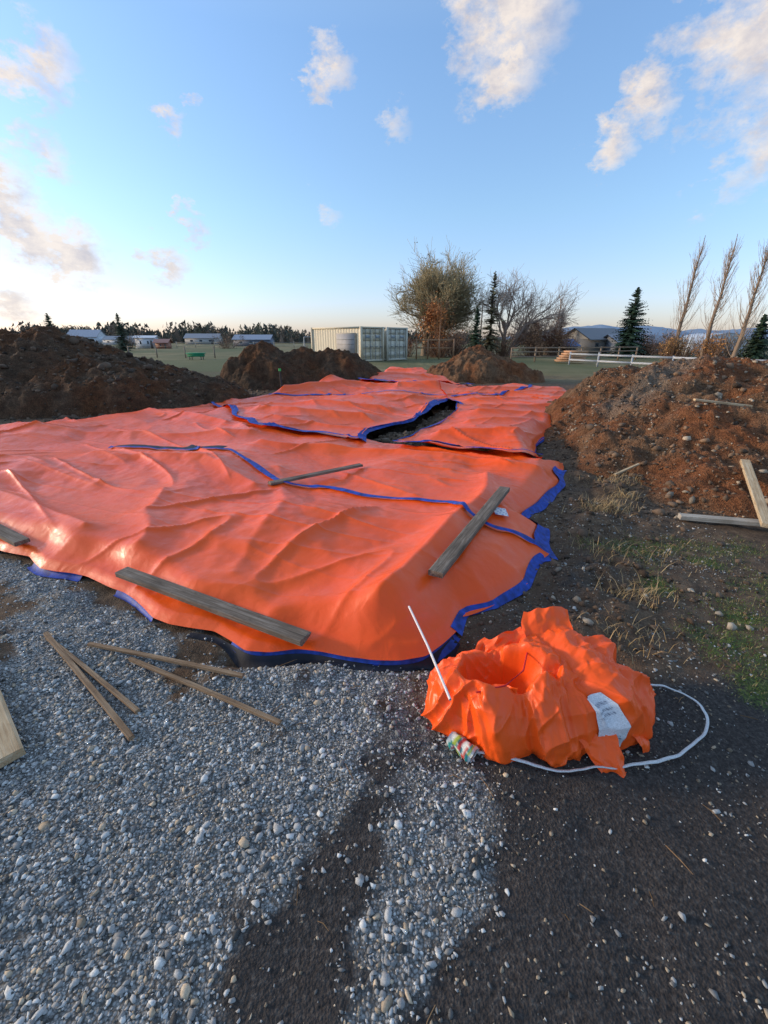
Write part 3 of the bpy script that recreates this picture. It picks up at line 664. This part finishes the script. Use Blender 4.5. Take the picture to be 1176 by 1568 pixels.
# ------------------------------------------------------------ containers
def container(name,cx,cy,th,L=6.06,W=2.44,H=2.6,base=(.64,.55,.40)):
    root=empty(name,(cx,cy,0)); root.rotation_euler=(0,0,th)
    def add(nm,f,mat=M_paint):
        t=Tubes(); f(t); return t.obj(nm,mat,parent=root)
    def corr(t):
        def wall(p0,p1,nrm,n):
            V=[]; d=(p1-p0)
            for i in range(n+1):
                off=.0 if i%4 in(0,1) else -.04
                V.append(p0+d*(i/n)+nrm*off)
            b=len(t.V)
            for q in V: t.V+=[(q.x,q.y,.16),(q.x,q.y,H-.12)]; t.C+=[base]*2
            for i in range(n): a=b+2*i; t.F+= [(a,a+2,a+3),(a,a+3,a+1)]
        wall(Vector((0,.1,0)),Vector((0,L-.1,0)),Vector((-1,0,0)),72)
        wall(Vector((W,L-.1,0)),Vector((W,.1,0)),Vector((1,0,0)),72)
        wall(Vector((.1,L,0)),Vector((W-.1,L,0)),Vector((0,1,0)),28)
        t.box((W/2,L/2,H-.06),W-.1,L-.1,.03,0,tuple(k*.9 for k in base))
    add('corrugated_walls',corr)
    def frame(t):
        c2=tuple(k*.85 for k in base)
        for xx in (0,W):
            for yy in (0,L): t.box((xx,yy,0),.16,.16,H,0,c2)
            t.box((xx,L/2,.02),.12,L-.18,.15,0,c2); t.box((xx,L/2,H-.13),.10,L-.18,.12,0,c2)
        for yy in (0,L):
            t.box((W/2,yy,.02),W-.18,.12,.15,0,c2); t.box((W/2,yy,H-.13),W-.18,.12,.12,0,c2)
    add('frame',frame)
    def doors(t):
        for k in (0,1):
            x0=.1+k*(W-.2)/2
            t.box((x0+(W-.2)/4,.03,.18),(W-.2)/2-.03,.05,H-.34,0,base)
            for z in (.35,.95,1.55,2.05): t.box((x0+(W-.2)/4,-.005,z),(W-.2)/2-.16,.02,.36,0,tuple(q*.82 for q in base))
            t.box((x0+(W-.2)/4,-.03,1.75),.5,.02,.22,0,(.3,.32,.33))
            for m in (.28,.78): t.tube([(x0+m*(W-.2)/2,-.06,.15),(x0+m*(W-.2)/2,-.06,H-.15)],[.025,.025],6,(.25,.25,.25)); t.box((x0+m*(W-.2)/2+.12,-.07,1.1),.3,.03,.05,0,(.2,.2,.2))
    add('doors',doors)
    return root
th=math.radians(47)
c1=container('shipping_container',-1.77,36,th)
t=Tubes()
t.box((-.07,1.7,.2),.05,2.3,1.95,0,(.36,.31,.24)); t.box((-.11,1.7,.25),.03,2.1,1.8,0,(.30,.28,.27))
for z in (.6,.95,1.3,1.65): t.box((-.13,1.7,z),.02,2.0,.03,0,(.2,.2,.2))
t.obj('side_roll_door',M_paint,parent=c1)
container('shipping_container',-1.77+2.75*math.cos(th)+.15,36+2.75*math.sin(th)+.2,th,base=(.62,.57,.46))
def fence(name,pts,h,rails,post,col,step=2.5,rw=.03,rh=.1):
    T_=Tubes(); P=resample(pts,max(2,int(np.sum(np.hypot(*np.diff(np.array(pts),axis=0).T))/step)+1))
    for p in P: T_.box((p[0],p[1],-.1),post,post,h+.1+random.uniform(-.04,.04),0,jc(col,.15))
    for a,b in zip(P[:-1],P[1:]):
        an=math.atan2(b[1]-a[1],b[0]-a[0]); L=math.hypot(b[0]-a[0],b[1]-a[1]); m=(a+b)/2
        for z in rails: T_.box((m[0]+math.sin(an)*(post/2+rw/2+.003),m[1]-math.cos(an)*(post/2+rw/2+.003),z),L,rw,rh,an,jc(col,.12))
    T_.obj(name,M_paint)
fence('white_rail_fence',[(13.0,32),(14.5,28.5),(17.5,22.5),(21,17)],.85,[.3,.68],.08,(.34,.35,.37),2.2,.03,.11)
fence('wood_rail_fence',[(10,36),(16,37.5),(22,40)],1.1,[.35,.7,1.0],.1,(.26,.18,.12),2.0,.03,.09)
fence('pasture_fence',[(-45,60),(-28,46),(-12.5,43),(-7,42)],1.1,[1.0],.09,(.16,.13,.10),3,.012,.02)
fence('pasture_fence',[(-80,100),(-30,95),(10,98)],1.2,[.5,1.0],.12,(.3,.28,.24),4,.02,.05)
T_=Tubes()
for xx in(-8.6,-5.2):
    T_.tube([(xx,49.2,0),(xx,50,1.9)],[.05,.05],5,(.3,.3,.3)); T_.tube([(xx,50.8,0),(xx,50,1.9)],[.05,.05],5,(.3,.3,.3))
T_.tube([(-8.6,50,1.9),(-5.2,50,1.9)],[.05,.05],5,(.3,.3,.3)); T_.obj('swing_frame',M_paint)
T_=Tubes()
for xx in (2.9,3.9,4.9,6.2): T_.box((xx,41,0),.12,.12,1.7,0,(.28,.15,.08))
T_.box((4.5,41.1,1.55),3.5,.08,.12,0,(.3,.17,.09)); T_.box((4.5,41.1,.9),3.5,.06,.1,0,(.3,.17,.09)); T_.obj('timber_pen',M_paint)
T_=Tubes()
for i in range(5): T_.box((14.0+i*.1,34.5,.12+i*.16),2.0-.15*i,1.0,.12,.1*i-.2,jc((.4,.22,.12),.3))
T_.obj('timber_stack',M_paint)
T_=Tubes(); T_.tube([(-2.95,12.9,0),(-2.97,12.9,.85)],[.03,.03],6,(.03,.03,.03)); T_.tube([(-2.97,12.9,.85),(-2.97,12.9,.92)],[.04,.04],6,(.05,.4,.1)); T_.obj('survey_marker',M_paint)
T_=Tubes(); b0=(-16.6,40.5)
T_.box((b0[0],b0[1],.25),1.3,.7,.25,.1,(.02,.22,.10)); T_.box((b0[0],b0[1],.5),1.5,.85,.06,.1,(.03,.28,.13))
for dx in(-.5,.5):
    for dy in(-.25,.25): T_.box((b0[0]+dx,b0[1]+dy,0),.06,.06,.25,0,(.1,.1,.1))
T_.obj('green_trough',M_paint)

def building(name,cx,cy,w,d,h,roof,rot,wall=(.4,.38,.35),rc=(.2,.21,.23),wins=3,arch=False):
    root=empty(name,(cx,cy,0)); root.rotation_euler=(0,0,rot)
    t=Tubes(); t.box((0,0,0),w,d,h,0,wall)
    if not arch:
        for sx in(-1,1): t.tri((sx*w/2,-d/2,h),(sx*w/2,d/2,h),(sx*w/2,0,h+roof),wall)
    t.obj('walls',M_paint,parent=root)
    t=Tubes(); o=.35
    if arch:
        n=10; prev=None
        for i in range(n+1):
            a=math.pi*i/n; y=-math.cos(a)*(d/2+.1); z=h+math.sin(a)*roof
            if prev:
                A=(-w/2-.1,prev[0],prev[1]);B=(w/2+.1,prev[0],prev[1]);C=(w/2+.1,y,z);D=(-w/2-.1,y,z)
                t.tri(A,B,C,rc);t.tri(A,C,D,rc)
                for sx in(-1,1): t.tri((sx*w/2,prev[0],prev[1]),(sx*w/2,y,z),(sx*w/2,0,h),wall)
            prev=(y,z)
    else:
        for sy in(-1,1):
            e=(h-roof*o/(d/2))
            A=(-w/2-o,sy*(d/2+o),e+.02);B=(w/2+o,sy*(d/2+o),e+.02);C=(w/2+o,0,h+roof+.02);D=(-w/2-o,0,h+roof+.02)
            t.tri(A,B,C,rc);t.tri(A,C,D,rc)
            A2,B2,C2,D2=[(q[0],q[1],q[2]+.1) for q in(A,B,C,D)]
            t.tri(A2,B2,C2,rc);t.tri(A2,C2,D2,rc);t.tri(A,B,B2,rc);t.tri(A,B2,A2,rc)
    t.obj('roof',M_paint,parent=root)
    t=Tubes()
    for i in range(wins):
        x=-w/2+w*(i+.7)/(wins+.6); t.box((x,-d/2-.02,h*.4),w*.08,.04,h*.3,0,(.04,.05,.06)); t.box((x,-d/2-.05,h*.39),w*.09,.03,.06,0,(.7,.7,.7))
    t.box((w*.32,-d/2-.03,0),w*.1,.05,h*.75,0,(.12,.11,.1)); t.obj('windows_and_door',M_paint,parent=root)
    return root
building('grey_barn',27.5,61,6.0,5.2,1.7,1.2,.35,(.17,.16,.15),(.17,.17,.18))
building('blue_roof_shed',20.6,55,3.2,3.0,1.0,.6,.15,(.13,.10,.08),(.09,.14,.27),2)
building('farm_shed',31,58,6.0,5,1.2,.9,.1,(.14,.15,.17),(.20,.22,.26))
building('white_barn',37,52.5,5.0,4.3,1.2,1.1,math.radians(90),(.55,.57,.59),(.42,.47,.53),1,arch=True)
building('farmhouse',-97,152,9,7,2.4,2.0,.1,(.6,.6,.62),(.3,.32,.37))
building('farmhouse',-118,150,13,7,1.9,1.6,.0,(.35,.33,.32),(.33,.35,.4))
building('low_barn',-85,150,9,5,1.5,1.0,.0,(.55,.56,.6),(.2,.22,.25))
building('low_barn',-33,118,9,5,1.6,1.0,.0,(.13,.14,.18),(.25,.28,.34))
building('low_barn',-62,160,11,6,2.0,1.3,.1,(.4,.38,.36),(.25,.25,.27))
building('travel_trailer',-46,90,3.6,2.2,1.9,.3,.1,(.65,.66,.68),(.6,.6,.62),2)
building('low_barn',-42,88,2.2,2.2,1.1,.5,.1,(.35,.15,.1),(.3,.15,.12),1)
T_=Tubes(); T_.tube([(14.5,70,0),(14.5,70,7)],[.1,.08],6,(.12,.09,.07)); T_.box((14.5,70,6.3),1.6,.1,.1,0,(.12,.09,.07)); T_.obj('utility_pole',M_bark)

# ------------------------------------------------------------ bundled tarp bag
bag=empty('orange_tarp_bag',(.73,1.60,0))
A_,B_,H_=.45,.285,.31
PROF=np.array([(0,.97),(.25,1.0),(.5,.97),(.72,.87),(.88,.70),(.98,.47),(1.03,.26),(1.03,.10),(1.0,.0)])
def bag_arr(th,v,off=0.):
    s=v*(len(PROF)-1); g=np.interp(s,range(len(PROF)),PROF[:,0]); z=np.interp(s,range(len(PROF)),PROF[:,1])
    c,s_=np.cos(th),np.sin(th)
    X0=c*g*A_; Y0=s_*g*B_; Z0=z*H_
    def per(fn):
        t=(th-np.pi/2)%(2*np.pi); w=sstep(2*np.pi-.7,2*np.pi,t); return fn(t)*(1-w)+fn(t-2*np.pi)*w
    a=X0*1.0+Z0*.2; b=Y0*1.0-Z0*.5
    pl=facet(a*5.2,b*3.8,61,.03,.7)
    pl2=facet(a*10+b*3,b*6.5-a*2,62,.04,.7)
    pl3=facet(a*21,b*17,63,.05,.6)
    pl4=facet(a*42,b*38,66,.07,.6)
    gath=per(lambda t:np.clip(ridged(t*2.0+.9*perlin(t*1.3,v*2,65),v*.9,64),0,1))**3*sstep(.15,.5,v)
    gath2=per(lambda t:np.clip(ridged(t*4.4+.9*perlin(t*2.3,v*3,67),v*1.4,68),0,1))**3*sstep(.25,.6,v)
    R=1+.13*np.exp(-((((th+np.pi)%(2*np.pi)-np.pi)+.45)/.4)**2)*sstep(.6,1,v)+.05*np.sin(2*th+1)
    k=sstep(.05,.4,v)*(1-.3*sstep(.85,1,v))
    d=k*(.055*pl+.026*pl2+.010*pl3+.004*pl4+.030*gath+.012*gath2)
    x=c*(g*A_*R+d); y=s_*(g*B_*R+d)
    zz=z*H_*(1+.18*np.maximum(0,c)*g-.18*np.maximum(0,-c)**1.5*g)+(.045*pl+.024*pl2+.010*pl3+.0035*pl4+.018*gath+.006*gath2)*(.2+.8*sstep(0,.5,z))
    dx=(x+.17)/.18; dy=(y+.02)/.10; rr=np.hypot(dx,dy)*(1+.3*pl2)
    zz=zz-.21*np.exp(-rr**3.)*(z>.3)+.04*np.exp(-((rr-1.2)/.3)**2)*(z>.5)
    zz=np.maximum(zz,.008+.01*np.abs(pl))
    return np.stack([x+c*off,y+s_*off,zz+.5*off],-1)
NT_,NV_=600,260
TH,VV=np.meshgrid(2*np.pi*np.arange(NT_)/NT_,np.linspace(0,1,NV_),indexing='ij')
P=bag_arr(TH,VV).reshape(-1,3)
i=np.arange(NT_)[:,None]; j=np.arange(NV_-1)[None,:]; i2=(i+1)%NT_
F=np.stack([(i*NV_+j).ravel(),(i*NV_+j+1).ravel(),(i2*NV_+j+1).ravel(),(i2*NV_+j).ravel()],1)
mesh_obj('bag_body',P,F,M_bag,parent=bag)
TH,VV=np.meshgrid(np.linspace(-1.12,-.86,30),np.linspace(.40,.88,60),indexing='ij')
LP=bag_arr(TH,VV,.007); I,J=np.meshgrid(np.arange(30),np.arange(60),indexing='ij')
m=np.isin(J,(8,9,10,14,15,18,19,40,42,43,46,50,51))&((I*7+J*3)%5<3)&(I>4)&(I<25)
LC=np.where(m[...,None],np.array([.2,.2,.24]),np.array([.62,.62,.64]))
mesh_obj('bag_label',LP.reshape(-1,3),grid_faces(30,60),M_paint,parent=bag,cols=LC.reshape(-1,3))
def flap(name,pts,nu,nv,amp,seed,mat=M_bag):
    a,b,c,d=[np.array(p) for p in pts]; u,v=np.meshgrid(np.linspace(0,1,nu),np.linspace(0,1,nv),indexing='ij'); u=u[...,None];v=v[...,None]
    p=(a*(1-u)+b*u)*(1-v)+(d*(1-u)+c*u)*v
    nn=np.cross(b-a,d-a); nn/=np.linalg.norm(nn)
    U=u[...,0];W=v[...,0]
    k=facet(U*3.,W*1.2,seed,.04,.4)*(.3+W)+.4*facet(U*6,W*5,seed+1,.05,.4)
    e=(b-a)/np.linalg.norm(b-a)*(.012*perlin(U*3,W*4,seed))[...,None]+(d-a)/np.linalg.norm(d-a)*(.025*facet(U*4,W*0+.3,seed+2)*W)[...,None]
    q=p+nn*(amp*k)[...,None]+e; q[...,2]=np.maximum(q[...,2],.01)
    return mesh_obj(name,q.reshape(-1,3),grid_faces(nu,nv),mat,parent=bag)
flap('flap_top',[(-.06,.10,.26),(.22,.12,.29),(.24,.32,.38),(.0,.31,.37)],60,40,.02,3)
flap('flap_top_left',[(-.32,.06,.19),(.0,.12,.28),(-.03,.22,.34),(-.26,.18,.28)],60,40,.025,8)
flap('flap_mouth',[(-.44,-.08,.12),(-.18,-.22,.17),(-.15,-.15,.28),(-.41,-.03,.23)],60,40,.03,12)
flap('skirt_right',[(.30,-.18,.12),(.42,.02,.18),(.53,-.06,.015),(.42,-.26,.012)],60,40,.03,23)
flap('skirt_front',[(.10,-.25,.12),(.26,-.23,.14),(.29,-.34,.012),(.18,-.35,.012)],60,40,.02,29)
T_=Tubes(); T_.tube([(-.33,-.16,.28),(-.2,-.14,.30),(-.1,-.06,.31),(-.05,.05,.32)],[.004]*4,6,(.55,.02,.02)); T_.obj('drawstring',M_paint,parent=bag)
cp=[(1.10,1.80),(1.25,1.755),(1.37,1.74),(1.48,1.70),(1.55,1.62),(1.53,1.52),(1.46,1.44),(1.376,1.39),(1.26,1.33),(1.149,1.30),(.954,1.275),(.80,1.26),(.673,1.265),(.55,1.30),(.40,1.35)]
C=smoothc(resample(cp,160),10); tt=np.gradient(C,axis=0); tt/=np.linalg.norm(tt,axis=1)[:,None]; nn=np.stack([tt[:,1],-tt[:,0]],1)
s=np.linspace(0,1,160); zz=ground_base(C[:,0],C[:,1])+.016+.012*np.abs(perlin(s*9,s*0,77))*2
W_=.0060; tw=.6*perlin(s*6,s*0,78)
rows=np.stack([np.column_stack([C-nn*W_,zz-tw*.01]),np.column_stack([C+nn*W_,zz+tw*.01])],1)
o=mesh_obj('white_strap',rows.reshape(-1,3),grid_faces(160,2),M_paint,cols=np.full((320,3),.55))
sm=o.modifiers.new('t','SOLIDIFY'); sm.thickness=.003
T_=Tubes(); T_.tube([(.275,1.37,.31),(.215,1.70,.31),(.140,2.04,.31)],[.006,.006,.006],10,(.66,.60,.58)); T_.obj('white_rod',M_paint,smooth=True)
can=empty('crushed_can',(.34,1.37,.045)); nv,nu=16,28; V=[];Cc=[]
for j in range(nv):
    t=j/(nv-1); x=(t-.5)*.125
    rr=.034*(1-.16*math.exp(-((t-.0)/.06)**2)-.16*math.exp(-((t-1)/.06)**2))
    for i in range(nu):
        a=2*math.pi*i/nu; q=Vector((x,math.cos(a)*rr,math.sin(a)*rr)); k=mnoise.noise(q*38+Vector((2,1,0)))
        r2=1+.5*k; V.append((q.x+.01*k,q.y*r2,q.z*r2*.85))
        g=mnoise.noise(Vector((t*5+2,math.sin(a)*1.2,3))); Cc.append((.5,.52,.5) if t<.08 or t>.92 else ((.45,.05,.04) if g>.18 else ((.6,.62,.55) if g>.0 else (.02,.22,.20) if g>-.25 else (.35,.4,.05))))
F=[]
for j in range(nv-1):
    for i in range(nu): i2=(i+1)%nu; F.append((j*nu+i,(j+1)*nu+i,(j+1)*nu+i2,j*nu+i2))
F.append(tuple(range(nu))[::-1]); F.append(tuple((nv-1)*nu+i for i in range(nu)))
mesh_obj('can_body',np.array(V),F,M_paint,parent=can,cols=np.array(Cc)); can.rotation_euler=(.2,.1,-.7)
T_=Tubes()
for _ in range(60):
    x=random.uniform(-1.5,2.2); y=random.uniform(.55,2.0); a=random.random()*6.28; L=random.uniform(.02,.11); z=gb(x,y)+.008
    T_.tube([(x,y,z),(x+math.cos(a)*L*.5,y+math.sin(a)*L*.5,z+.006),(x+math.cos(a)*L,y+math.sin(a+.2)*L,z)],[.0015,.0018,.001],4,jc((.2,.12,.06),.4))
T_.obj('twigs',M_bark)

# ------------------------------------------------------------ light and sky
w=bpy.data.worlds.new('World'); scene.world=w; w.use_nodes=True; nt=w.node_tree; nd=nt.nodes; lk=nt.links
bg=nd['Background']
sky=nd.new('ShaderNodeTexSky'); sky.sky_type='NISHITA'; sky.sun_disc=False; sky.sun_elevation=math.radians(SUN_EL); sky.sun_rotation=math.radians(SUN_AZ)
sky.air_density=1.0; sky.dust_density=.6; sky.ozone_density=1.5
tc_=nd.new('ShaderNodeTexCoord'); Dn=tc_.outputs['Generated']
def vm(op,a,b=None,sc=None):
    m=nd.new('ShaderNodeVectorMath'); m.operation=op
    for i,v in enumerate((a,b)):
        if v is None: continue
        if isinstance(v,tuple): m.inputs[i].default_value=v
        else: lk.new(v,m.inputs[i])
    if sc is not None: m.inputs['Scale'].default_value=sc
    return m
def mt(op,a,b=0.,c=None,cl=False):
    m=nd.new('ShaderNodeMath'); m.operation=op; m.use_clamp=cl
    for i,v in enumerate((a,b,c)):
        if v is None: continue
        if isinstance(v,(int,float)): m.inputs[i].default_value=v
        else: lk.new(v,m.inputs[i])
    return m.outputs[0]
nzn=nd.new('ShaderNodeTexNoise'); nzn.inputs['Scale'].default_value=19; nzn.inputs['Detail'].default_value=7; nzn.inputs['Roughness'].default_value=.64
lk.new(vm('MULTIPLY',Dn,(1,1,1.6)).outputs[0],nzn.inputs['Vector'])
off=vm('SCALE',vm('SUBTRACT',nzn.outputs['Color'],(.5,.5,.5)).outputs[0],sc=.13).outputs[0]
Dw=vm('ADD',Dn,off).outputs[0]
clouds=[(12.2,26.5,.075,1),(12.5,23,.04,1),(-5.5,23.9,.032,.95),(-8.3,23,.016,.8),(-30.6,21.5,.036,.85),(-32.5,19.5,.03,.8),(25.5,20,.034,1),(22.9,17.2,.03,1),(34,23,.095,1),(38,18,.08,.95),(33.4,13.9,.045,.5),
 (-21.7,19.2,.018,.8),(-19.3,20.8,.015,.7),(-32.2,15,.03,.7),(-36.5,12.4,.042,1),(-35.3,8.8,.055,1.25),(-32.2,7.4,.045,1.2),(-20.4,10.9,.022,.85),(-23.8,7.2,.036,.95),(-21.5,11.8,.014,.8),(-6.1,12.6,.026,.5),(1.5,20.1,.026,.45),(-38,3.2,.045,.9)]
acc=None
for az,el,r,wt in clouds:
    a,e=math.radians(az),math.radians(el); c=(math.sin(a)*math.cos(e),math.cos(a)*math.cos(e),math.sin(e))
    dd=vm('DISTANCE',Dw,c).outputs['Value']
    m=mt('MULTIPLY_ADD',dd,-wt/(r*1.6),wt)
    acc=mt('MAXIMUM',m,0.) if acc is None else mt('MAXIMUM',acc,m)
n1=nzn.outputs['Fac']
den=mt('MULTIPLY_ADD',n1,1.5,mt('SUBTRACT',acc,.75))
mr=nd.new('ShaderNodeMapRange'); lk.new(den,mr.inputs[0]); mr.inputs[1].default_value=.15; mr.inputs[2].default_value=.8; mr.inputs[4].default_value=.92
fac=mt('MULTIPLY',mr.outputs[0],mt('MULTIPLY',acc,5.,cl=True))
shade=nd.new('ShaderNodeValToRGB'); e=shade.color_ramp.elements; e[0].position=.34; e[0].color=(6.4,6.0,6.3,1); e[1].position=.6; e[1].color=(9.7,8.6,7.7,1)
sepc=nd.new('ShaderNodeSeparateColor'); lk.new(nzn.outputs['Color'],sepc.inputs[0]); lk.new(sepc.outputs[1],shade.inputs[0])
sep=nd.new('ShaderNodeSeparateXYZ'); lk.new(Dn,sep.inputs[0])
gr=nd.new('ShaderNodeValToRGB'); ge=gr.color_ramp.elements; ge[0].position=0; ge[0].color=(1.6,1.58,2.4,1); ge[1].position=.75; ge[1].color=(5.6,4.9,4.3,1)  # sky tint by height; unseen zenith brightened to add light on the ground
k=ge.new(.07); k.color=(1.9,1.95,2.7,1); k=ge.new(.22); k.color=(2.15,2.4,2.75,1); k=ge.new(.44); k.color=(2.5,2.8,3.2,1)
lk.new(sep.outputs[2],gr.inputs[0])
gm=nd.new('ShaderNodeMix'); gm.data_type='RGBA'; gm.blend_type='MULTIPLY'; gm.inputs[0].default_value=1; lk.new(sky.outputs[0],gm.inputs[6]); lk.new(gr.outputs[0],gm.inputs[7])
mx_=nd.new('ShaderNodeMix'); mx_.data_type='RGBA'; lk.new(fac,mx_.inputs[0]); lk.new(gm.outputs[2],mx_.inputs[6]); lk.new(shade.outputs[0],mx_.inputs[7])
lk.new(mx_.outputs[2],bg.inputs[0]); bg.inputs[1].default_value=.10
sun=bpy.data.lights.new('sun','SUN'); sun.energy=3.0; sun.angle=math.radians(7); sun.color=(1,.79,.55)
so=bpy.data.objects.new('sun',sun); scene.collection.objects.link(so)
a,e_=math.radians(SUN_AZ),math.radians(SUN_EL); sd=Vector((math.sin(a)*math.cos(e_),math.cos(a)*math.cos(e_),math.sin(e_)))
so.rotation_euler=(-sd).to_track_quat('-Z','Y').to_euler()

# ------------------------------------------------------------ camera
cd=bpy.data.cameras.new('camera'); co=bpy.data.objects.new('camera',cd); scene.collection.objects.link(co)
co.location=(0,0,1.7); co.rotation_euler=(math.radians(90-21.88),0,0)
cd.sensor_fit='VERTICAL'; cd.sensor_height=36; cd.sensor_width=27; cd.lens=15.15; cd.clip_start=.02; cd.clip_end=6000
scene.camera=co
scene.view_settings.view_transform='Standard'; scene.view_settings.look='None'; scene.view_settings.exposure=0
